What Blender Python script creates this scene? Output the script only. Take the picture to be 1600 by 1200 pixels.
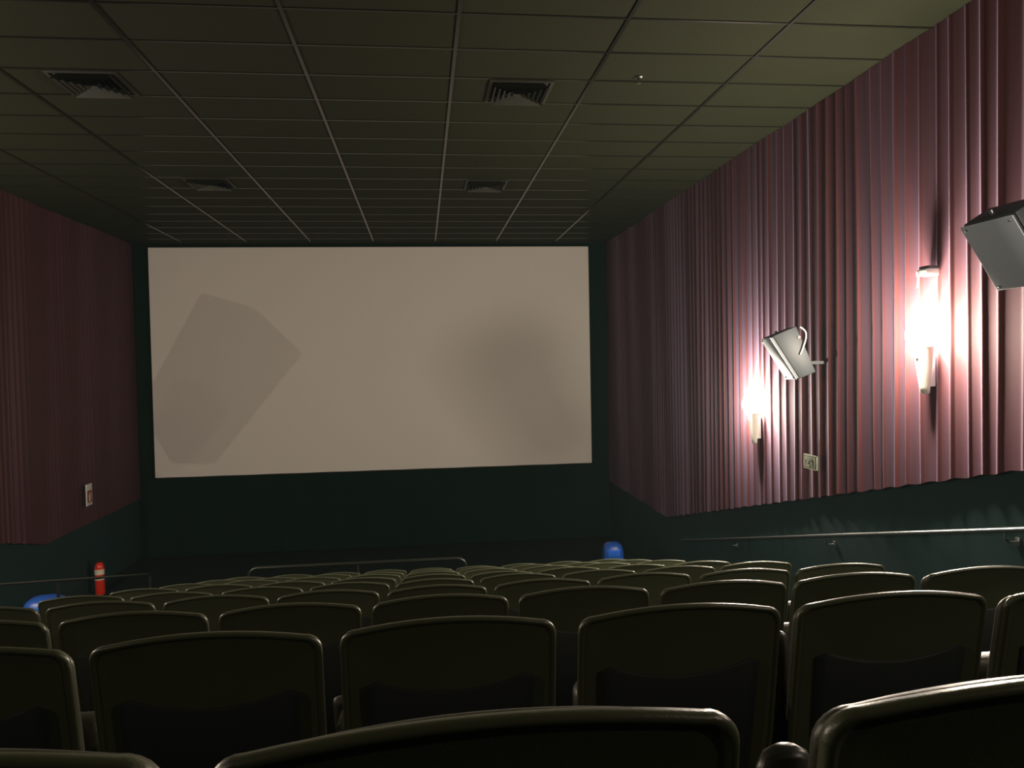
import bpy, bmesh, math, random
from math import sin, cos, pi, radians, sqrt, exp
from mathutils import Vector, Matrix

for o in list(bpy.data.objects):
    bpy.data.objects.remove(o)
SC = bpy.context.scene
COL = SC.collection
random.seed(7)

# ------------------------------------------------------------------ camera, world, exposure
# the origin is the viewer's eye; X across the hall, Y towards the screen, Z up
F_PX, YAW, PITCH, ROLL = 1217.76, 0.11382, -0.02794, -0.01974
fw = Vector((sin(YAW) * cos(PITCH), cos(YAW) * cos(PITCH), sin(PITCH)))
rt = Vector((cos(YAW), -sin(YAW), 0))
up = rt.cross(fw)
r2 = cos(ROLL) * rt + sin(ROLL) * up
u2 = -sin(ROLL) * rt + cos(ROLL) * up
cam_data = bpy.data.cameras.new('camera')
cam = bpy.data.objects.new('camera', cam_data)
COL.objects.link(cam)
m = Matrix((r2, u2, -fw)).transposed().to_4x4()
cam.matrix_world = m
cam_data.sensor_width = 36
cam_data.lens = F_PX / 1600 * 36
cam_data.clip_start = 0.02
SC.camera = cam

world = bpy.data.worlds.new('world')
SC.world = world
world.use_nodes = True
world.node_tree.nodes['Background'].inputs[0].default_value = (0.0, 0.0, 0.0, 1)
world.node_tree.nodes['Background'].inputs[1].default_value = 0.0

SC.view_settings.view_transform = 'Standard'
SC.view_settings.look = 'None'
SC.view_settings.exposure = 0.0
SC.view_settings.gamma = 1.0
SC.view_settings.use_curve_mapping = False
SC.cycles.max_bounces = 5
SC.cycles.adaptive_threshold = 0.02
SC.cycles.transparent_max_bounces = 6
SC.cycles.diffuse_bounces = 3
SC.cycles.volume_bounces = 0

LAMP_W = 560.0          # each sconce bulb
LAMP_COL = (1.0, 0.87, 0.70)

# ------------------------------------------------------------------ room numbers
XR, XL = 3.89, -5.64        # curtain faces
YF = 16.30                  # screen plane
ZC = 2.5                    # ceiling
ROW0, PITCH_Y = 0.74, 1.11  # back of the nearest row, row spacing
TOP0, DROP = -0.33, 0.273
SEAT_W = 0.56
XA, XB = -2.47, 2.57        # ends of the rows
Z_FRONT = -3.80


def row_y(k): return ROW0 + PITCH_Y * (k - 1)
def row_floor(k): return TOP0 - DROP * (k - 1) - 1.0


# ------------------------------------------------------------------ materials
def mat(name, color, rough=0.6, metal=0.0, spec=0.5, sheen=0.0, noise=None, bump=None, coat=0.0):
    m = bpy.data.materials.new(name)
    m.use_nodes = True
    nt = m.node_tree
    b = nt.nodes['Principled BSDF']
    b.inputs['Base Color'].default_value = (*color, 1)
    b.inputs['Roughness'].default_value = rough
    b.inputs['Metallic'].default_value = metal
    b.inputs['Specular IOR Level'].default_value = spec
    b.inputs['Coat Weight'].default_value = coat
    if sheen:
        b.inputs['Sheen Weight'].default_value = sheen
        b.inputs['Sheen Roughness'].default_value = 0.4
        b.inputs['Sheen Tint'].default_value = (0.68, 0.62, 1.0, 1)  # lavender tint imitates the lens glare veiling the curtain
    tc = nt.nodes.new('ShaderNodeTexCoord')
    if noise:
        scale, amt = noise
        n = nt.nodes.new('ShaderNodeTexNoise')
        n.inputs['Scale'].default_value = scale
        n.inputs['Detail'].default_value = 5
        nt.links.new(tc.outputs['Object'], n.inputs['Vector'])
        mx = nt.nodes.new('ShaderNodeMix')
        mx.data_type = 'RGBA'
        nt.links.new(n.outputs['Fac'], mx.inputs[0])
        mx.inputs[6].default_value = (*[c * (1 - amt) for c in color], 1)
        mx.inputs[7].default_value = (*[min(1, c * (1 + amt)) for c in color], 1)
        nt.links.new(mx.outputs[2], b.inputs['Base Color'])
    if bump:
        scale, dist = bump
        n2 = nt.nodes.new('ShaderNodeTexNoise')
        n2.inputs['Scale'].default_value = scale
        n2.inputs['Detail'].default_value = 3
        nt.links.new(tc.outputs['Object'], n2.inputs['Vector'])
        bp = nt.nodes.new('ShaderNodeBump')
        bp.inputs['Strength'].default_value = 0.6
        bp.inputs['Distance'].default_value = dist
        nt.links.new(n2.outputs['Fac'], bp.inputs['Height'])
        nt.links.new(bp.outputs['Normal'], b.inputs['Normal'])
    return m


def glow_glass(name, color, strength, clear):
    m = bpy.data.materials.new(name)
    m.use_nodes = True
    nt = m.node_tree
    nt.nodes.remove(nt.nodes['Principled BSDF'])
    out = nt.nodes['Material Output']
    e = nt.nodes.new('ShaderNodeEmission')
    e.inputs[0].default_value = (*color, 1)
    e.inputs[1].default_value = strength
    t = nt.nodes.new('ShaderNodeBsdfTransparent')
    mx = nt.nodes.new('ShaderNodeMixShader')
    mx.inputs[0].default_value = 1 - clear
    nt.links.new(t.outputs[0], mx.inputs[1])
    nt.links.new(e.outputs[0], mx.inputs[2])
    nt.links.new(mx.outputs[0], out.inputs[0])
    return m


M = dict(
    screen=mat('screen_vinyl', (0.74, 0.70, 0.64), 0.85, spec=0.2, noise=(0.6, 0.03)),
    screen_edge=mat('screen_edge_black', (0.01, 0.01, 0.01), 0.8),
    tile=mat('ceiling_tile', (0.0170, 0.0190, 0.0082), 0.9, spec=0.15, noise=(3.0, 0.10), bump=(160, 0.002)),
    tbar=mat('ceiling_bar', (0.010, 0.011, 0.007), 0.22, spec=0.9),
    curtain=mat('red_velvet', (0.076, 0.018, 0.016), 0.85, spec=0.2, sheen=0.30, noise=(1.2, 0.12)),
    wall=mat('dark_wall', (0.010, 0.034, 0.034), 0.75, spec=0.3, noise=(2.0, 0.2)),
    front=mat('front_drape', (0.003, 0.013, 0.006), 0.9, spec=0.08, noise=(1.5, 0.25)),
    carpet=mat('dark_carpet', (0.008, 0.014, 0.010), 0.95, spec=0.05, noise=(60, 0.4), bump=(300, 0.004)),
    shell=mat('seat_shell_vinyl', (0.100, 0.110, 0.060), 0.34, spec=0.6, bump=(220, 0.0006)),
    rim=mat('seat_edge_vinyl', (0.045, 0.045, 0.028), 0.30, spec=0.7, bump=(260, 0.0006)),
    lower=mat('seat_lower_plastic', (0.036, 0.040, 0.038), 0.45, spec=0.4),
    cushion=mat('seat_cushion_vinyl', (0.060, 0.060, 0.036), 0.42, spec=0.5, bump=(120, 0.001)),
    plastic=mat('armrest_plastic', (0.045, 0.046, 0.034), 0.35, spec=0.5),
    black=mat('black_metal', (0.012, 0.012, 0.013), 0.45),
    steel=mat('rail_steel', (0.34, 0.36, 0.36), 0.30, metal=0.9),
    darkrail=mat('rail_dark_steel', (0.10, 0.11, 0.09), 0.28, metal=0.8),
    spk=mat('speaker_cabinet_grey', (0.027, 0.034, 0.040), 0.55, noise=(6, 0.06)),
    grille=mat('speaker_grille', (0.56, 0.64, 0.72), 0.6, noise=(300, 0.3)),
    spkdark=mat('speaker_edge', (0.05, 0.055, 0.06), 0.5),
    white=mat('white_plastic', (0.75, 0.74, 0.70), 0.4),
    plaster=mat('sconce_plaster', (0.70, 0.68, 0.60), 0.6, noise=(12, 0.05)),
    red=mat('extinguisher_red', (0.75, 0.03, 0.012), 0.3, spec=0.6),
    brass=mat('dull_brass', (0.35, 0.28, 0.14), 0.35, metal=1.0),
    cream=mat('cream_label', (0.72, 0.66, 0.50), 0.6),
    blue=mat('blue_plastic', (0.02, 0.13, 0.62), 0.35, spec=0.5),
    bluedk=mat('blue_plastic_dark', (0.012, 0.07, 0.33), 0.4),
    signdk=mat('sign_dark', (0.05, 0.06, 0.045), 0.5),
    signlt=mat('sign_pale', (0.62, 0.66, 0.50), 0.5),
    signred=mat('sign_red', (0.35, 0.035, 0.02), 0.5),
    vent=mat('vent_paint', (0.020, 0.021, 0.012), 0.5),
    glow=glow_glass('bloom_glow', (1.0, 0.90, 0.74), 9.0, 0.72),
    bulb=glow_glass('lit_bulb', (1.0, 0.93, 0.8), 30.0, 0.5),
)


# ------------------------------------------------------------------ helpers
def link(o, parent=None):
    COL.objects.link(o)
    if parent is not None:
        o.parent = parent
    return o


def obj(name, bm, material, parent=None, smooth=True, angle=40):
    me = bpy.data.meshes.new(name)
    bmesh.ops.recalc_face_normals(bm, faces=bm.faces)
    bm.to_mesh(me)
    bm.free()
    me.materials.append(material)
    if smooth:
        for p in me.polygons:
            p.use_smooth = True
        me.set_sharp_from_angle(angle=radians(angle))
    return link(bpy.data.objects.new(name, me), parent)


def thing(name, label, cat, loc=(0, 0, 0), rot=(0, 0, 0), group=None):
    o = bpy.data.objects.new(name, None)
    o.empty_display_size = 0.1
    link(o)
    o.location = loc
    o.rotation_euler = rot
    return tag(o, label, cat, group)


def tag(o, label, cat, group=None):
    o['label'] = label
    o['category'] = cat
    if group:
        o['group'] = group
    return o


def structure(o):
    o['kind'] = 'structure'
    return o


def add_box(bm, lo, hi, bevel=0.0, seg=2):
    g = bmesh.ops.create_cube(bm, size=1.0)
    c = [(a + b) / 2 for a, b in zip(lo, hi)]
    s = [abs(b - a) for a, b in zip(lo, hi)]
    for v in g['verts']:
        v.co = Vector((v.co.x * s[0] + c[0], v.co.y * s[1] + c[1], v.co.z * s[2] + c[2]))
    if bevel:
        es = {e for v in g['verts'] for e in v.link_edges}
        bmesh.ops.bevel(bm, geom=list(es), offset=bevel, segments=seg, profile=0.5, affect='EDGES')


def loft(bm, rings, cap=(True, True), closed=True):
    vs = [[bm.verts.new(p) for p in r] for r in rings]
    n = len(vs[0])
    for a, b in zip(vs, vs[1:]):
        for i in range(n if closed else n - 1):
            j = (i + 1) % n
            bm.faces.new((a[i], a[j], b[j], b[i]))
    if cap[0]:
        bm.faces.new(vs[0])
    if cap[1]:
        bm.faces.new(list(reversed(vs[-1])))
    return vs


def add_tube(bm, pts, r, n=10, cap=True):
    pts = [Vector(p) for p in pts]
    rings = []
    prev = None
    for i, p in enumerate(pts):
        d = (pts[min(i + 1, len(pts) - 1)] - pts[max(i - 1, 0)]).normalized()
        if prev is None:
            a = d.orthogonal().normalized()
        else:
            a = (prev - d * prev.dot(d)).normalized()
        prev = a
        b = d.cross(a)
        rings.append([p + r * (cos(2 * pi * k / n) * a + sin(2 * pi * k / n) * b) for k in range(n)])
    loft(bm, rings, (cap, cap))


def add_lathe(bm, prof, n=20, c=(0, 0, 0), a0=0.0, a1=2 * pi):
    full = abs(a1 - a0 - 2 * pi) < 1e-6
    k = n if full else n + 1
    rings = []
    for r, z in prof:
        rings.append([(c[0] + r * cos(a0 + (a1 - a0) * i / n), c[1] + r * sin(a0 + (a1 - a0) * i / n), c[2] + z) for i in range(k)])
    loft(bm, rings, (prof[0][0] > 0.0005, prof[-1][0] > 0.0005))


def add_poly_slab(bm, pts, x0, x1):
    """polygon in (y, z), thickened from x0 to x1"""
    loft(bm, [[(x0, y, z) for y, z in pts], [(x1, y, z) for y, z in pts]])


# ------------------------------------------------------------------ the setting
WR, WL, WF, WB = XR + 0.10, XL - 0.10, YF + 0.13, -5.3

bm = bmesh.new()
# terraced floor as one profile along Y
prof = []
ks = list(range(-5, 10))
y = WB
for k in ks:
    z = row_floor(k)
    y0 = row_y(k) - 0.10
    if y0 < WB:
        y0 = WB
    y1 = row_y(k + 1) - 0.10
    if y1 <= WB:
        continue
    prof += [(y0, z), (y1, z)]
prof += [(prof[-1][0], Z_FRONT), (WF, Z_FRONT)]
a = [bm.verts.new((WL, p[0], p[1])) for p in prof]
b = [bm.verts.new((WR, p[0], p[1])) for p in prof]
for i in range(len(prof) - 1):
    if (Vector(prof[i]) - Vector(prof[i + 1])).length > 1e-5:
        bm.faces.new((a[i], b[i], b[i + 1], a[i + 1]))
structure(obj('floor', bm, M['carpet'], smooth=False))


def wall(name, pts, material):
    bm = bmesh.new()
    bm.faces.new([bm.verts.new(p) for p in pts])
    return structure(obj(name, bm, material, smooth=False))


wall('wall_right', [(WR, WB, ZC), (WR, WF, ZC), (WR, WF, Z_FRONT), (WR, WB, Z_FRONT)], M['wall'])
wall('wall_left', [(WL, WB, ZC), (WL, WF, ZC), (WL, WF, Z_FRONT), (WL, WB, Z_FRONT)], M['wall'])
wall('wall_back', [(WL, WB, ZC), (WR, WB, ZC), (WR, WB, Z_FRONT), (WL, WB, Z_FRONT)], M['wall'])
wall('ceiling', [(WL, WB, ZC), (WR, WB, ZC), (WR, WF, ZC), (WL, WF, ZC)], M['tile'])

# front wall: dark drape with shallow folds
bm = bmesh.new()
n = 500
fr = []
for zz in (ZC, 1.0, -0.8, -2.4, Z_FRONT):
    row = []
    for i in range(n + 1):
        x = WL + (WR - WL) * i / n
        d = 0.018 * sin(x * 7.1 + 0.7 * sin(x * 2.3)) + 0.008 * sin(x * 19 + zz)
        row.append((x, WF - 0.03 + d, zz))
    fr.append(row)
loft(bm, fr, (False, False), closed=False)
structure(obj('wall_front', bm, M['front']))

# ceiling bars (suspended grid of 1.24 x 0.627 m tiles)
GX0, GSX, GY0, GSY = -2.1673, 1.24169, 5.6374, 0.62736
bm = bmesh.new()
k = -10
gx = []
for k in range(-8, 10):
    x = GX0 + GSX * k
    if WL + 0.1 < x < WR - 0.1:
        add_box(bm, (x - 0.014, WB, ZC - 0.011), (x + 0.014, WF - 0.15, ZC + 0.01))
structure(obj('trim_1', bm, M['tbar'], smooth=False))
bm = bmesh.new()
for j in range(-20, 30):
    y = GY0 + GSY * j
    if WB < y < WF - 0.1:
        add_box(bm, (WL, y - 0.011, ZC - 0.007), (WR, y + 0.011, ZC + 0.01))
structure(obj('trim_2', bm, M['tbar'], smooth=False))

# ------------------------------------------------------------------ curtains
def hem(y):
    return -2.60 if y >= 12.4 else -2.60 + 0.2372 * (12.4 - y)


def curtain(side, label, seed):
    """side=+1: the wall at XR; the folds stand out towards the room."""
    rnd = random.Random(seed)
    pleats = []
    y = WB + 0.1
    while y < YF:
        far = min(1.0, max(0.0, (y - 8.8) / 3.2))
        w = rnd.uniform(0.14, 0.21) * (1 - 0.25 * far)
        amp = rnd.uniform(0.45, 1.0) * 0.019 * (1 - 0.8 * far)
        sharp = rnd.uniform(0.06, 0.13)
        pleats.append((y, w, amp, sharp, rnd.uniform(0.35, 0.65), rnd.uniform(-1, 1), rnd.uniform(0, 1)))
        y += w
    yend = y
    N = 2300
    Z = 26
    rows = []
    ys = [WB + 0.1 + (YF + 0.08 - WB - 0.1) * i / N for i in range(N + 1)]
    idx = []
    p = 0
    for y in ys:
        while p < len(pleats) - 1 and y > pleats[p + 1][0]:
            p += 1
        idx.append(p)
    base = XR + 0.055 if side > 0 else XL - 0.055
    for r in range(Z + 1):
        t = r / Z
        row = []
        for y, p in zip(ys, idx):
            y0, w, amp, sharp, cen, ln, tw = pleats[p]
            u = (y - y0) / w
            # ridge drifts a little as it falls, more so near the hem
            c = cen + ln * 0.10 * (t - 0.5) + 0.10 * ln * max(0, t - 0.75) * 3
            fade = 1.0 - 0.30 * tw * (1 - t)
            rid = exp(-((u - c) / sharp) ** 2)
            edge = min(1.0, min(u, 1 - u) / 0.12)
            edge = max(0.0, edge) ** 0.7
            d = amp * fade * (rid * edge + 0.22 * sin(pi * max(0, min(1, u))) ** 2)
            d += 0.010 * sin(y * 1.9 + seed) + 0.006 * sin(y * 5.3 + t * 2.0)
            zt, zb = ZC - 0.002, hem(y) + 0.006 * sin(y * 23 + seed)
            z = zt + (zb - zt) * t
            row.append((base - side * max(d, -0.02), y, z))
        rows.append(row)
    bm = bmesh.new()
    loft(bm, rows, (False, False), closed=False)
    o = obj('wall_curtain', bm, M['curtain'], angle=75)
    sm = o.modifiers.new('thickness', 'SOLIDIFY')
    sm.thickness = 0.004
    sm.use_rim = False
    sm.offset = 1.0 if side < 0 else -1.0
    return tag(o, label, 'curtain')


curtain(1, 'long red pleated curtain covering the side wall behind the glowing sconces', 3)
curtain(-1, 'dim dark red curtain on the side wall above the fire extinguisher', 11)

# ------------------------------------------------------------------ screen
SX0, SX1, SZ0, SZ1 = -5.375, 3.545, -2.18, 2.42
scr = thing('projection_screen', 'large blank white cinema screen on the dark front wall', 'screen', ((SX0 + SX1) / 2, YF, SZ0))
bm = bmesh.new()
nx, nz = 60, 30
W2 = (SX1 - SX0) / 2
ring = []
for j in range(nz + 1):
    row = []
    for i in range(nx + 1):
        x = -W2 + 2 * W2 * i / nx
        lo = 0.002 * sin(i * 0.9) if j == 0 else 0.0
        # lower edge sags slightly at the left as the loosely stretched vinyl does
        z = (SZ1 - SZ0) * j / nz + lo
        row.append((x, 0, z))
    ring.append(row)
loft(bm, ring, (False, False), closed=False)
obj('screen_surface', bm, M['screen'], scr)
bm = bmesh.new()
H = SZ1 - SZ0
for lo, hi in (((-W2 - 0.015, 0.004, -0.02), (W2 + 0.015, 0.05, 0.05)), ((-W2 - 0.015, 0.004, H - 0.05), (W2 + 0.015, 0.05, H + 0.015)),
               ((-W2 - 0.015, 0.004, -0.02), (-W2 + 0.05, 0.05, H)), ((W2 - 0.05, 0.004, -0.02), (W2 + 0.015, 0.05, H)), ((-W2, 0.02, 0), (W2, 0.04, H))):
    add_box(bm, lo, hi)
obj('screen_frame', bm, M['screen_edge'], scr, smooth=False)

# ------------------------------------------------------------------ seats
HW = 0.260


def seat_outline(hw, z0, z1, arch, rc, n=8):
    """outline in (x, z), anticlockwise from the bottom corner"""
    pts = []
    for i in range(n + 1):                     # bottom
        pts.append((-hw * 0.94 + 2 * hw * 0.94 * i / n, z0))
    for i in range(1, 6):                      # +x side
        pts.append((hw * (0.94 + 0.06 * min(1, i / 3)), z0 + (z1 - arch - rc - z0) * i / 6))
    for i in range(7):                         # corner
        a = pi / 2 * i / 6
        pts.append((hw - rc + rc * cos(a), z1 - arch - rc + rc * sin(a)))
    m = 12
    w = hw - rc
    for i in range(1, m):                      # arched top
        x = w - 2 * w * i / m
        pts.append((x, z1 - arch * (x / w) ** 2))
    for i in range(6, -1, -1):
        a = pi / 2 * i / 6
        pts.append((-(hw - rc + rc * cos(a)), z1 - arch - rc + rc * sin(a)))
    for i in range(5, 0, -1):
        pts.append((-hw * (0.94 + 0.06 * min(1, i / 3)), z0 + (z1 - arch - rc - z0) * i / 6))
    return pts


def lean(x, y, z, hw=HW):
    """recline: the top stays at y=0, the foot comes forward; slight bow across the width"""
    return (x, y + (1.0 - z) * 0.17 - 0.018 * (1 - min(1, (x / hw) ** 2)), z)


def offs(pts, d, cz):
    """inset the outline by d"""
    xs = max(p[0] for p in pts)
    zt = max(p[1] for p in pts)
    zb = min(p[1] for p in pts)
    hz = (zt - zb) / 2
    mz = (zt + zb) / 2
    return [(x * (xs - d) / xs, mz + (z - mz) * (hz - d) / hz) for x, z in pts]


def layered(bm, base, layers):
    rings = []
    for d, y in layers:
        rings.append([lean(x, y, z) for x, z in offs(base, d, 0)])
    vs = loft(bm, rings, (False, False))
    # caps as fans so the bow stays smooth
    for ringv, (d, y) in ((vs[0], layers[0]), (vs[-1], layers[-1])):
        cx, cz = 0.0, sum(v.co.z for v in ringv) / len(ringv)
        mids = []
        c = bm.verts.new(lean(cx, y, cz))
        inner = []
        for v in ringv:
            x, z = v.co.x * 0.5, cz + (v.co.z - cz) * 0.5
            inner.append(bm.verts.new(lean(x, y, z)))
        n = len(ringv)
        for i in range(n):
            j = (i + 1) % n
            bm.faces.new((ringv[i], ringv[j], inner[j], inner[i]))
            bm.faces.new((inner[i], inner[j], c))


def make_seat():
    t = thing('cinema_seat', 'x', 'seat')
    base = seat_outline(HW, 0.34, 1.0, 0.024, 0.038)
    bm = bmesh.new()
    layered(bm, base, [(0.017, 0.000), (0.014, -0.001), (0.0115, -0.004), (0.007, -0.007), (0.0025, -0.005), (0.0, 0.000), (0.001, 0.012), (0.008, 0.018)])
    obj('backrest', bm, M['shell'], t, angle=60)
    bm = bmesh.new()
    cb = seat_outline(HW - 0.005, 0.40, 0.990, 0.026, 0.042)
    layered(bm, cb, [(0.012, 0.016), (0.002, 0.022), (0.000, 0.032), (0.006, 0.048), (0.016, 0.062), (0.034, 0.076), (0.070, 0.086)])
    obj('back_cushion', bm, M['cushion'], t, angle=60)
    # lower rear panel with a dipping upper edge
    bm = bmesh.new()
    low, upr = [], []
    n = 18
    rr = []
    hw = 0.205
    for (yy, ins) in ((0.006, 0.0), (-0.004, 0.0), (-0.008, 0.006)):
        ring = []
        for i in range(n + 1):
            x = -(hw - ins) + 2 * (hw - ins) * i / n
            ring.append(lean(x * 0.93, yy, 0.37 + ins))
        for i in range(n, -1, -1):
            x = -(hw - ins) + 2 * (hw - ins) * i / n
            zt = 0.812 + 0.040 * (x / hw) ** 2 - 0.02 * (abs(x / hw) > 0.97)
            ring.append(lean(x, yy, zt - ins))
        rr.append(ring)
    vs = loft(bm, rr, (True, False))
    r = vs[-1]
    for i in range(n):
        bm.faces.new((r[i], r[i + 1], r[2 * n - i], r[2 * n + 1 - i]))
    obj('rear_panel', bm, M['lower'], t, angle=50)
    # seat cushion folded up
    bm = bmesh.new()
    add_box(bm, (-0.225, 0.235, 0.43), (0.225, 0.335, 0.70), 0.035, 4)
    obj('seat_cushion', bm, M['cushion'], t, angle=60)
    return t


def make_armrest():
    """armrest pad with its cup ring and floor support, in seat coordinates at x = 0"""
    bm = bmesh.new()
    rings = []
    for yy, w, zc, h in ((0.09, 0.016, 0.600, 0.012), (0.105, 0.021, 0.600, 0.020), (0.16, 0.022, 0.601, 0.024), (0.36, 0.022, 0.603, 0.024), (0.40, 0.021, 0.601, 0.022), (0.418, 0.016, 0.601, 0.016), (0.426, 0.008, 0.601, 0.008)):
        rings.append([(w * cos(a) * (1 if abs(cos(a)) < 0.7 else 1), yy, zc + h * sin(a)) for a in [2 * pi * k / 12 for k in range(12)]])
    loft(bm, rings)
    arm = bpy.data.meshes.new('armrest')
    bmesh.ops.recalc_face_normals(bm, faces=bm.faces)
    bm.to_mesh(arm)
    bm.free()
    bm = bmesh.new()
    add_lathe(bm, [(0.024, 0.505), (0.029, 0.545), (0.032, 0.600), (0.034, 0.623), (0.032, 0.629), (0.028, 0.621), (0.025, 0.565), (0.0, 0.545)], 22, (0, 0.445, 0))
    cup = bpy.data.meshes.new('cup_holder')
    bmesh.ops.recalc_face_normals(bm, faces=bm.faces)
    bm.to_mesh(cup)
    bm.free()
    bm = bmesh.new()
    add_box(bm, (-0.016, 0.13, 0.03), (0.016, 0.33, 0.585), 0.006, 2)
    add_box(bm, (-0.021, 0.08, 0.0), (0.021, 0.40, 0.035), 0.008, 2)
    leg = bpy.data.meshes.new('leg')
    bmesh.ops.recalc_face_normals(bm, faces=bm.faces)
    bm.to_mesh(leg)
    bm.free()
    for me, mt in ((arm, 'plastic'), (cup, 'plastic'), (leg, 'black')):
        me.materials.append(M[mt])
        for p in me.polygons:
            p.use_smooth = True
        me.set_sharp_from_angle(angle=radians(50))
    return arm, cup, leg


ARM, CUP, LEG = make_armrest()
SEAT = make_seat()
SEAT_PARTS = list(SEAT.children)
ORD = ['', 'first', 'second', 'third', 'fourth', 'fifth', 'sixth', 'seventh', 'eighth', 'ninth']
used = False


def add_arm(root, x, raised=False):
    a = link(bpy.data.objects.new('armrest', ARM), root)
    if not raised:
        link(bpy.data.objects.new('cup_holder', CUP), a).location.x = -0.012 if x > 0 else 0.012
    l = link(bpy.data.objects.new('leg', LEG), root)
    a.location.x = x
    if raised:       # folded up between the backrests about the pivot at y=0.09, z=0.60
        th = radians(92)
        a.rotation_euler.x = th
        a.location.y = 0.15 - (0.09 * cos(th) - 0.60 * sin(th))
        a.location.z = 0.530 - (0.09 * sin(th) + 0.60 * cos(th))
        a.scale.x = 1.7
    l.location.x = x


NSEAT = 9
rndj = random.Random(5)
for k in range(1, 10):
    from_screen = 10 - k
    for i in range(NSEAT):
        xc = XA + SEAT_W * (i + 0.5)
        # leave out the ones far outside the frame
        yy = row_y(k)
        if k == 1 and not (3 <= i <= 6):
            continue
        if k == 2 and i < 1:
            continue
        if not used:
            root = SEAT
            used = True
        else:
            root = SEAT.copy()
            link(root)
            for p in SEAT_PARTS:
                c = p.copy()
                link(c, root)
        if (k, i) not in ((1, 4), (2, 5)):
            add_arm(root, 0.274)
        if (k, i) in ((1, 5), (2, 6)):
            add_arm(root, -0.235 if k == 1 else -0.262, True)
        if i == 0:
            add_arm(root, -0.274)
        shift = {(1, 5): 0.045, (1, 6): 0.04, (2, 5): 0.016, (2, 6): 0.021, (2, 7): 0.021, (2, 8): 0.021}.get((k, i), 0.0)
        root.location = (xc + shift, yy, row_floor(k))
        # each backrest is a touch looser or tighter than its neighbour
        a_ = rndj.uniform(-0.012, 0.012)
        for c in root.children:
            if c.name.split('.')[0] in ('backrest', 'back_cushion', 'rear_panel'):
                c.location = (rndj.uniform(-0.0, 0.0), -a_ * 0.5, 0.0)
                c.rotation_euler = (a_ * 0.7, 0, 0)
            if (k, i) == (1, 4) and c.name.split('.')[0] in ('backrest', 'back_cushion', 'rear_panel'):
                c.rotation_euler.y = radians(-1.3)
                c.location.x = 0.020
        n_l = NSEAT - i
        if n_l == 1:
            pos = 'at the lamp-wall end'
        elif n_l == 9:
            pos = 'at the end beside the railed aisle'
        else:
            pos = ORD[n_l] + ' seat in from the lamp-wall aisle'
        row = 'nearest the screen' if from_screen == 1 else ('closest to the viewer' if k == 1 else ORD[from_screen] + ' from the screen')
        tag(root, 'black padded cinema seat %s, row %s' % (pos, row), 'seat', 'cinema seats in rows facing the screen')

# ------------------------------------------------------------------ sconces with their bulbs


def sconce(loc, side, label, power=1.0, col=LAMP_COL, soft=0.02):
    """half-round tapering wall torch; loc is the bottom point on the curtain; local -x*side is the room"""
    t = thing('wall_sconce', label, 'lamp', loc, (0, 0, 0 if side > 0 else pi), 'torch sconces along the side curtains')
    bm = bmesh.new()
    prof = [(0.030, 0.0), (0.046, 0.012), (0.052, 0.05), (0.075, 0.20), (0.098, 0.35), (0.102, 0.365), (0.094, 0.365)]
    rings = []
    n = 18
    for r, z in prof:
        rings.append([(-r * 0.85 * sin(pi * i / n), -r * cos(pi * i / n), z) for i in range(n + 1)])
    loft(bm, rings, (True, False), closed=False)
    # flat back
    bmesh.ops.contextual_create(bm, geom=[e for e in bm.edges if e.is_boundary and all(abs(v.co.x) < 1e-6 for v in e.verts)])
    obj('sconce_body', bm, M['plaster'], t, angle=50)
    bm = bmesh.new()
    add_box(bm, (-0.004, -0.045, 0.06), (0.05, 0.045, 0.33), 0.004)
    obj('back_plate', bm, M['white'], t)
    bm = bmesh.new()
    add_lathe(bm, [(0.022, 0.28), (0.022, 0.345), (0.016, 0.35), (0.0, 0.35)], 16, (-0.062, 0, 0))
    obj('lamp_holder', bm, M['white'], t)
    # flame-shaped glowing shell, added to imitate lens bloom around the bulb
    bm = bmesh.new()
    add_lathe(bm, [(0.030, 0.335), (0.060, 0.37), (0.084, 0.42), (0.088, 0.47), (0.070, 0.54), (0.040, 0.61), (0.014, 0.66), (0.0, 0.68)], 24, (-0.070, 0, 0))
    g = obj('bloom_shell', bm, M['glow'], t)
    bm = bmesh.new()
    bmesh.ops.create_icosphere(bm, subdivisions=3, radius=0.036, matrix=Matrix.Translation((-0.070, 0, 0.47)))
    obj('bulb', bm, M['bulb'], t)
    ld = bpy.data.lights.new('sconce_light', 'POINT')
    ld.energy = LAMP_W * power
    ld.color = col
    ld.shadow_soft_size = soft
    lo = bpy.data.objects.new('sconce_light', ld)
    link(lo, t)
    lo.location = (-0.070, 0, 0.47)
    return t


RS = XR + 0.0
sconce((RS - 0.02, 5.63, -0.31), 1, 'bright torch sconce on the red curtain under the small white box', soft=0.12)
sconce((RS - 0.02, 8.76, -1.01), 1, 'glowing torch sconce on the red curtain between exit sign and screen', soft=0.075)
sconce((RS - 0.02, 2.50, 0.42), 1, 'torch sconce on the red curtain beside the rows nearest the viewer', power=0.45)
sconce((XL + 0.02, 5.36, -0.26), -1, 'torch sconce on the dim curtain, middle one of its wall', soft=0.006)
sconce((XL + 0.02, 8.60, -1.01), -1, 'torch sconce on the dim curtain, one closest to the screen')
sconce((XL + 0.02, 2.30, 0.42), -1, 'torch sconce on the dim curtain, third from the screen', power=0.45)

sconce((RS - 0.02, -0.63, 1.16), 1, 'torch sconce on the red curtain behind the last row', power=0.3)
sconce((XL + 0.02, -0.63, 1.16), -1, 'torch sconce on the dim curtain behind the last row', power=0.3)

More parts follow.
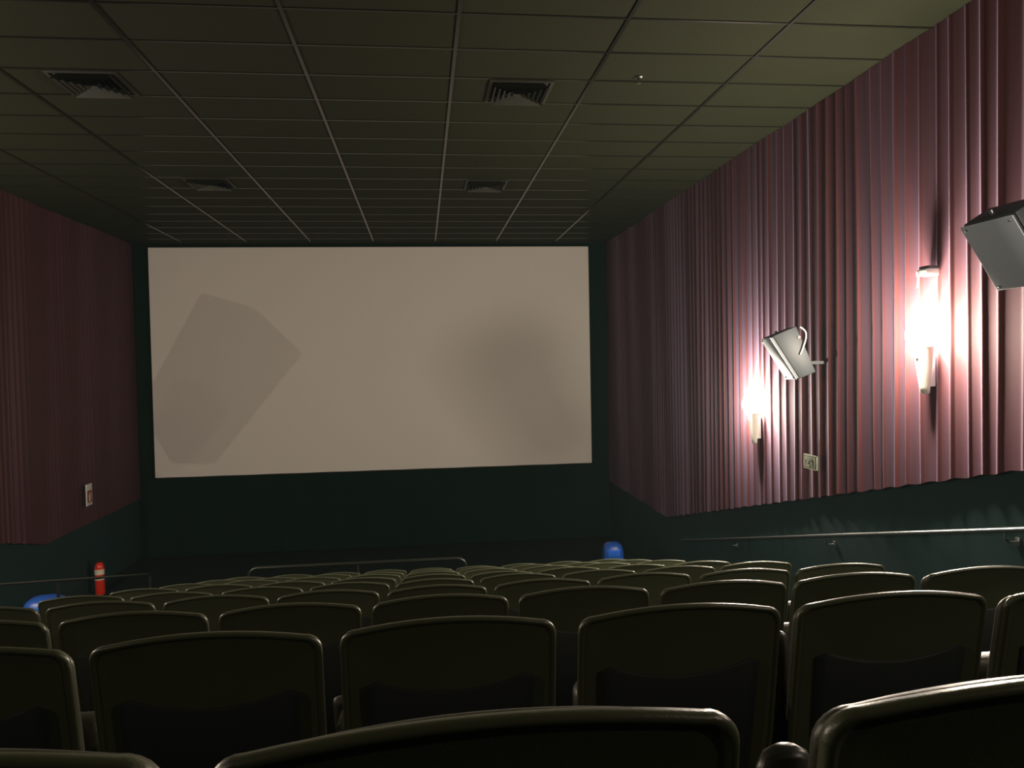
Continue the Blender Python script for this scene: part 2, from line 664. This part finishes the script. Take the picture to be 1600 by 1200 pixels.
# small white box with a dangling wire above the nearer sconce
t = thing('junction_box', 'small white wall box with a dangling wire above the brighter sconce', 'junction box', (XR - 0.02, 5.60, 0.60))
bm = bmesh.new()
add_box(bm, (-0.055, -0.065, 0.0), (0.05, 0.065, 0.05), 0.006)
obj('box_body', bm, M['white'], t)
bm = bmesh.new()
add_box(bm, (-0.035, -0.06, 0.05), (0.05, 0.06, 0.075), 0.006)
obj('shadow_block', bm, M['spkdark'], t)  # dark block added in place of the shadow above the box
bm = bmesh.new()
add_tube(bm, [(-0.06, 0.03, 0.0), (-0.062, 0.028, -0.04), (-0.06, 0.035, -0.07), (-0.055, 0.05, -0.085)], 0.007, 8)
obj('wire', bm, M['white'], t)


# ------------------------------------------------------------------ surround speakers
def speaker(loc, yaw, tilt, roll, dims, side, label):
    w, dt, db, h = dims
    t = thing('wall_speaker', label, 'speaker', loc, (0, 0, 0), 'wedge speakers bracketed to the side curtains')
    # local frame: -x*side is away from the wall (see R), y along the width, z up
    ct, st = cos(tilt), sin(tilt)
    cr, sr = cos(roll), sin(roll)
    c, s = cos(yaw), sin(yaw)

    def P(x, y, z):
        x, z = ct * x + st * z, -st * x + ct * z
        y, z = cr * y - sr * z, sr * y + cr * z
        x, y = c * x - s * y, s * x + c * y
        return Vector((-side * x, y, z))

    def solid(prof, y0, y1, bev=0.0):
        bm = bmesh.new()
        loft(bm, [[P(x, y0, z) for x, z in prof], [P(x, y1, z) for x, z in prof]])
        if bev:
            bmesh.ops.bevel(bm, geom=list(bm.edges), offset=bev, segments=2, profile=0.5, affect='EDGES')
        return bm
    hz = h / 2
    body = [(0, hz), (0, -hz), (db - 0.035, -hz), (dt - 0.035, hz)]
    cab = obj('cabinet', solid(body, -w / 2, w / 2, 0.008), M['spk'], t)
    e = 0.012
    gap = [(db - 0.037, -hz + e), (dt - 0.037, hz - e), (dt - 0.007, hz - e), (db - 0.007, -hz + e)]
    obj('shadow_gap', solid(gap, -w / 2 + e, w / 2 - e), M['spkdark'], t)
    gr = [(db - 0.009, -hz + 0.002), (dt - 0.009, hz - 0.002), (dt, hz - 0.006), (db, -hz + 0.006)]
    g = obj('grille', solid(gr, -w / 2, w / 2, 0.005), M['grille'], t)
    for yy, zz in ((w / 2 - 0.03, hz - 0.03), (w / 2 - 0.03, -hz + 0.03), (-w / 2 + 0.03, hz - 0.03), (-w / 2 + 0.03, -hz + 0.03)):
        bm = bmesh.new()
        xx = db + (dt - db) * (zz + hz) / h
        bmesh.ops.create_icosphere(bm, subdivisions=2, radius=0.009, matrix=Matrix.Translation(P(xx + 0.001, yy, zz)))
        obj('screw', bm, M['steel'], g)
    # top handle bolt and the wall bracket with its cable
    bm = bmesh.new()
    a, b = P(dt * 0.5, 0.05, hz - 0.002), P(dt * 0.5, 0.05, hz + 0.022)
    add_tube(bm, [a, b], 0.014, 10)
    obj('bolt', bm, M['steel'], t)
    wx = abs((XR if side > 0 else XL) - loc[0]) + 0.06
    bm = bmesh.new()
    a = P(0.02, -w / 2 - 0.012, hz * 0.55)
    add_tube(bm, [P(0.02, -w / 2 + 0.02, hz * 0.55), a], 0.016, 8)
    a2 = P(0.02, 0.05, -hz * 0.55)
    add_box(bm, (min(a2.x, side * wx), a2.y - 0.015, a2.z - 0.015), (max(a2.x, side * wx), a2.y + 0.015, a2.z + 0.015))
    obj('bracket', bm, M['spkdark'], t)
    bm = bmesh.new()
    q0 = P(0.0, -w / 2 - 0.01, hz * 0.95)
    pts = []
    for i in range(15):
        f = i / 14
        pp = q0 + Vector((side * (0.02 + 0.05 * sin(pi * f)), -0.02 * sin(pi * f) - 0.02, -0.26 * f + 0.05 * sin(pi * f)))
        pts.append(pp)
    add_tube(bm, pts, 0.007, 8)
    obj('cable', bm, M['white'], t)
    return t


speaker((3.683, 7.267, 0.067), 0.177, 0.384, -0.024, (0.34, 0.276, 0.199, 0.476), 1, 'grey wedge speaker on the red curtain between the two glowing sconces')
speaker((3.65, 4.336, 0.691), -0.232, 0.485, -0.05, (0.339, 0.277, 0.198, 0.478), 1, 'grey wedge speaker on the red curtain above the white wall box')
# the opposite wall: this one throws its shadow on the screen
speaker((-1.75 - 3.631, 7.60, 0.129), 0.445, 0.206, 0.61, (0.36, 0.30, 0.22, 0.62), -1, 'grey wedge speaker on the dim curtain whose shadow falls on the screen')

# ------------------------------------------------------------------ signs
# route sign: pale border, arrow down a stair line, figure in a doorway
t = thing('exit_sign', 'small framed stair exit sign with running figure on the red curtain', 'sign', (XR - 0.035, 7.415, -1.135))
L_, H_ = 0.27, 0.145
bm = bmesh.new()
add_box(bm, (-0.006, -L_ / 2, 0), (0.012, L_ / 2, H_), 0.002)
obj('sign_plate', bm, M['signdk'], t)
bm = bmesh.new()
b_ = 0.009
for lo, hi in (((-L_ / 2, 0), (L_ / 2, b_)), ((-L_ / 2, H_ - b_), (L_ / 2, H_)), ((-L_ / 2, 0), (-L_ / 2 + b_, H_)), ((L_ / 2 - b_, 0), (L_ / 2, H_))):
    add_box(bm, (-0.009, lo[0], lo[1]), (-0.0055, hi[0], hi[1]))
obj('border', bm, M['signlt'], t, smooth=False)


def sg(u, v):      # u: 0..1 from the far (screen) end towards the viewer, v: 0..1 up
    return (L_ / 2 - u * L_, v * H_)


bm = bmesh.new()
add_poly_slab(bm, [sg(0.12, 0.16), sg(0.18, 0.12), sg(0.46, 0.80), sg(0.40, 0.84)], -0.009, -0.0055)
add_poly_slab(bm, [sg(0.10, 0.62), sg(0.24, 0.62), sg(0.24, 0.82), sg(0.10, 0.82)], -0.009, -0.0055)
add_poly_slab(bm, [sg(0.22, 0.14), sg(0.40, 0.14), sg(0.40, 0.30), sg(0.31, 0.30)], -0.009, -0.0055)
add_poly_slab(bm, [sg(0.50, 0.12), sg(0.86, 0.12), sg(0.86, 0.88), sg(0.50, 0.88)], -0.008, -0.0055)
obj('pictogram', bm, M['signlt'], t, smooth=False)
bm = bmesh.new()
for poly in ([(0.62, 0.70), (0.70, 0.72), (0.76, 0.46), (0.68, 0.42)],
             [(0.68, 0.46), (0.76, 0.44), (0.82, 0.18), (0.77, 0.16)],
             [(0.70, 0.44), (0.66, 0.40), (0.56, 0.20), (0.60, 0.18)],
             [(0.62, 0.68), (0.54, 0.54), (0.57, 0.50), (0.66, 0.62)],
             [(0.70, 0.68), (0.80, 0.56), (0.78, 0.52), (0.68, 0.62)],
             [(0.60, 0.76), (0.66, 0.74), (0.68, 0.82), (0.63, 0.85)]):
    add_poly_slab(bm, [sg(*p) for p in poly], -0.0105, -0.0075)
obj('running_figure', bm, M['signdk'], t, smooth=False)

# extinguisher marker on the other wall
t = thing('extinguisher_sign', 'narrow white and red fire extinguisher marker on the dim curtain', 'sign', (XL + 0.035, 13.75, -2.26))
bm = bmesh.new()
add_box(bm, (-0.012, -0.11, 0), (0.006, 0.11, 0.36), 0.002)
obj('sign_plate', bm, M['white'], t)
bm = bmesh.new()
add_box(bm, (0.005, -0.085, 0.05), (0.009, 0.085, 0.25))
obj('red_field', bm, M['signred'], t, smooth=False)
bm = bmesh.new()
add_poly_slab(bm, [(-0.035, 0.065), (0.02, 0.065), (0.02, 0.175), (0.0, 0.195), (-0.015, 0.195), (-0.035, 0.175)], 0.008, 0.011)
add_poly_slab(bm, [(-0.012, 0.19), (-0.002, 0.19), (-0.002, 0.21), (0.05, 0.215), (0.06, 0.20), (0.062, 0.10), (0.052, 0.10), (0.050, 0.195), (-0.012, 0.225)], 0.008, 0.011)
obj('pictogram', bm, M['white'], t, smooth=False)

# ------------------------------------------------------------------ fire extinguisher
t = thing('fire_extinguisher', 'red fire extinguisher with cream label standing by the dark side wall', 'fire extinguisher', (XL + 0.12, 13.85, Z_FRONT))
bm = bmesh.new()
add_lathe(bm, [(0.070, 0.0), (0.078, 0.01), (0.078, 0.46), (0.070, 0.50), (0.045, 0.535), (0.028, 0.545), (0.0, 0.545)], 28)
obj('cylinder', bm, M['red'], t)
bm = bmesh.new()
add_lathe(bm, [(0.0795, 0.345), (0.0798, 0.35), (0.0798, 0.43), (0.0795, 0.435)], 28, a0=-pi * 0.85, a1=pi * 0.35)
obj('label', bm, M['cream'], t)
bm = bmesh.new()
add_lathe(bm, [(0.0795, 0.275), (0.080, 0.28), (0.080, 0.315), (0.0795, 0.32)], 28)
obj('strap', bm, M['black'], t)
bm = bmesh.new()
add_lathe(bm, [(0.0795, 0.255), (0.080, 0.257), (0.080, 0.272), (0.0795, 0.275)], 28)
obj('label_stripe', bm, M['cream'], t)
bm = bmesh.new()
add_lathe(bm, [(0.026, 0.54), (0.028, 0.545), (0.022, 0.585), (0.0, 0.59)], 16)
v = obj('valve', bm, M['brass'], t)
bm = bmesh.new()
add_box(bm, (-0.012, -0.085, 0.605), (0.012, 0.03, 0.618), 0.004)
add_box(bm, (-0.012, -0.070, 0.575), (0.012, 0.03, 0.588), 0.004)
add_box(bm, (-0.010, 0.0, 0.575), (0.010, 0.025, 0.615), 0.003)
obj('handle', bm, M['black'], v)
bm = bmesh.new()
add_tube(bm, [(0.02, -0.02, 0.575), (0.07, -0.03, 0.57), (0.098, -0.02, 0.50), (0.096, -0.01, 0.36), (0.092, -0.005, 0.14)], 0.009, 8)
obj('hose', bm, M['black'], t)


# ------------------------------------------------------------------ blue bins
def bin_(loc, rz, w, d, h, label):
    t = thing('waste_bin', label, 'bin', loc, (0, 0, rz), 'blue plastic bins on the hall floor')

    def ring(sx, sy, z, e=3.5, n=32):
        o = []
        for i in range(n):
            a = 2 * pi * i / n
            cx, sy_ = cos(a), sin(a)
            o.append((sx * math.copysign(abs(cx) ** (2 / e), cx), sy * math.copysign(abs(sy_) ** (2 / e), sy_), z))
        return o
    bm = bmesh.new()
    loft(bm, [ring(w * 0.40, d * 0.40, 0.0), ring(w * 0.41, d * 0.41, 0.01), ring(w * 0.48, d * 0.48, h * 0.70), ring(w * 0.50, d * 0.50, h * 0.71), ring(w * 0.50, d * 0.50, h * 0.73)])
    obj('bin_body', bm, M['blue'], t)
    bm = bmesh.new()
    hs = [(0.51, 0.725), (0.515, 0.76), (0.49, 0.86), (0.42, 0.94), (0.30, 0.985), (0.12, 1.0)]
    loft(bm, [ring(w * a, d * a, h * z, 3.0) for a, z in hs])
    lid = obj('lid', bm, M['bluedk'], t)
    bm = bmesh.new()
    add_box(bm, (-w * 0.30, -d * 0.52, h * 0.75), (w * 0.30, -d * 0.44, h * 0.90), 0.012)
    obj('flap', bm, M['blue'], lid)
    return t


bin_((-4.62, 10.0, row_floor(9)), 0.15, 0.48, 0.42, 0.78, 'blue plastic bin behind the slim handrail, at the extinguisher side')
bin_((3.02, 12.4, Z_FRONT), -0.1, 0.34, 0.34, 0.83, 'blue plastic bin below the screen corner at the lamp-wall side')

# ------------------------------------------------------------------ handrails
# wall rail under the bright curtain
t = thing('wall_handrail', 'long steel handrail on the dark wall under the red curtain', 'handrail', (XR, 4.0, -1.0))


def rail_z(y): return -1.16 - 0.2373 * (y - 4.66)


bm = bmesh.new()
ox, oy, oz = t.location
yy0, yy1 = -3.5, 11.53
add_tube(bm, [(0.0, yy0 - oy, rail_z(yy0) - oz), (0.0, yy1 - oy, rail_z(yy1) - oz), (0.05, yy1 + 0.05 - oy, rail_z(yy1 + 0.05) - oz), (0.10, yy1 + 0.06 - oy, rail_z(yy1 + 0.06) - oz)], 0.019, 12)
obj('rail', bm, M['steel'], t)
for yb in (-2.3, 0.05, 2.43, 4.83, 7.21, 9.6):
    bm = bmesh.new()
    z0 = rail_z(yb) - oz
    add_tube(bm, [(0.0, yb - oy, z0 - 0.015), (0.0, yb - oy, z0 - 0.06), (0.03, yb - oy, z0 - 0.085), (0.10, yb - oy, z0 - 0.085)], 0.008, 8)
    add_box(bm, (0.085, yb - oy - 0.02, z0 - 0.115), (0.10, yb - oy + 0.02, z0 - 0.055), 0.004)
    obj('bracket', bm, M['steel'], t)

# free standing rail along the other aisle
t = thing('aisle_handrail', 'slim dark handrail on posts crossing in front of the extinguisher', 'handrail', (-3.9, 9.0, row_floor(8)))
ox, oy, oz = t.location


def lrail(y): return -1.95 - (2.90 - 1.95) / (11.48 - 7.6) * (y - 7.6)


bm = bmesh.new()
add_tube(bm, [(0, y_ - oy, lrail(y_) - oz) for y_ in (3.4, 6, 9, 11.2, 11.44)] + [(0, 11.48 - oy, lrail(11.48) - 0.04 - oz)], 0.014, 10)
obj('rail', bm, M['darkrail'], t)


def floor_at(y):
    if y > row_y(10) - 0.10:
        return Z_FRONT
    k = int(math.floor((y - ROW0 + 0.10) / PITCH_Y)) + 1
    return row_floor(k)


for y_ in (3.5, 6.1, 8.72, 11.47):
    bm = bmesh.new()
    add_tube(bm, [(0, y_ - oy, floor_at(y_) - oz), (0, y_ - oy, lrail(y_) - 0.01 - oz)], 0.017, 10)
    add_lathe(bm, [(0.05, 0.0), (0.05, 0.006), (0.02, 0.012)], 14, (0, y_ - oy, floor_at(y_) - oz))
    obj('post', bm, M['black'], t)

# barrier in front of the first row
t = thing('barrier_rail', 'low dark barrier rail with rounded ends before the screen', 'barrier', (-0.97, 11.1, Z_FRONT))
x0_, x1_, zt = -1.50, 1.53, 1.01
bm = bmesh.new()
r_ = 0.13
pts = [(x0_, 0, 0)] + [(x0_ + r_ - r_ * cos(a), 0, zt - r_ + r_ * sin(a)) for a in [pi / 2 * i / 8 for i in range(9)]]
pts += [(x1_ - r_ + r_ * sin(a), 0, zt - r_ + r_ * cos(a)) for a in [pi / 2 * i / 8 for i in range(9)]] + [(x1_, 0, 0)]
add_tube(bm, pts, 0.021, 12)
obj('rail', bm, M['darkrail'], t)
bm = bmesh.new()
add_tube(bm, [(0.0, 0, 0), (0.0, 0, zt - 0.01)], 0.017, 10)
obj('post', bm, M['darkrail'], t)
bm = bmesh.new()
add_tube(bm, [(x0_, 0, 0.5), (x1_, 0, 0.5)], 0.012, 10)
obj('crossbar', bm, M['darkrail'], t)


# ------------------------------------------------------------------ ceiling diffusers and sprinkler
def vent(x, y, label):
    t = thing('ceiling_vent', label, 'air vent', (x, y, ZC), (0, 0, 0), 'square louvred vents set in the ceiling')
    s = 0.29
    bm = bmesh.new()
    prof = [(s, -0.002), (s, -0.014), (s - 0.03, -0.018), (s - 0.035, -0.002)]
    rings = [[(a * sx, a * sy, z) for sx, sy in ((1, 1), (-1, 1), (-1, -1), (1, -1))] for a, z in prof]
    loft(bm, rings, (False, False))
    obj('vent_frame', bm, M['vent'], t, smooth=False)
    bm = bmesh.new()
    add_box(bm, (-s + 0.01, -s + 0.01, -0.004), (s - 0.01, s - 0.01, -0.001))
    obj('black_backing', bm, M['screen_edge'], t, smooth=False)  # flat black plate stands in for the dark inside the duct
    for q in range(5):
        a = s - 0.045 - q * 0.047
        bm = bmesh.new()
        rings = [[(b * sx, b * sy, z) for sx, sy in ((1, 1), (-1, 1), (-1, -1), (1, -1))] for b, z in ((a, -0.055 + q * 0.002), (a - 0.036, -0.006), (a - 0.040, -0.006), (a - 0.004, -0.057 + q * 0.002))]
        loft(bm, rings, (False, False))
        obj('louvre', bm, M['vent'], t, smooth=False)
    return t


vent(0.937, 7.20, 'dark louvred ceiling vent closest to the sprinkler head')
vent(0.937, 10.97, 'small dark ceiling vent above the middle of the screen')
vent(-2.788, 7.20, 'dark louvred ceiling vent over the aisle with the free-standing rail')
vent(-2.788, 10.97, 'faint ceiling vent near the screen on the dim curtain side')

t = thing('fire_sprinkler', 'tiny metal sprinkler head hanging from a ceiling tile', 'sprinkler', (1.96, 6.79, ZC))
bm = bmesh.new()
add_lathe(bm, [(0.038, 0.0), (0.040, -0.004), (0.030, -0.010), (0.012, -0.013), (0.012, -0.03), (0.0, -0.03)], 20)
obj('escutcheon', bm, M['darkrail'], t)
bm = bmesh.new()
add_tube(bm, [(0, 0, -0.02), (0, 0, -0.055)], 0.004, 8)
add_tube(bm, [(-0.012, 0, -0.025), (-0.015, 0, -0.04), (0, 0, -0.055)], 0.003, 6)
add_tube(bm, [(0.012, 0, -0.025), (0.015, 0, -0.04), (0, 0, -0.055)], 0.003, 6)
obj('yoke', bm, M['brass'], t)
bm = bmesh.new()
add_lathe(bm, [(0.017, -0.055), (0.017, -0.058), (0.0, -0.059)], 16)
obj('deflector', bm, M['brass'], t)

# ------------------------------------------------------------------ added thin volume, imitates the lens glare around the lamps
hm = bpy.data.materials.new('glare_veil_volume')
hm.use_nodes = True
nt = hm.node_tree
nt.nodes.remove(nt.nodes['Principled BSDF'])
vs_ = nt.nodes.new('ShaderNodeVolumeScatter')
vs_.inputs['Color'].default_value = (0.66, 0.94, 1.0, 1)
vs_.inputs['Density'].default_value = 0.0014
nt.links.new(vs_.outputs[0], nt.nodes['Material Output'].inputs['Volume'])
bm = bmesh.new()
add_box(bm, (WL - 0.05, WB - 0.05, Z_FRONT - 0.1), (WR + 0.05, WF + 0.05, ZC + 0.05))
hz_ = obj('glare_veil', bm, hm, smooth=False)
hz_['kind'] = 'stuff'
tag(hz_, 'faint bluish veil added to imitate lens glare around the lamps', 'glare_veil')
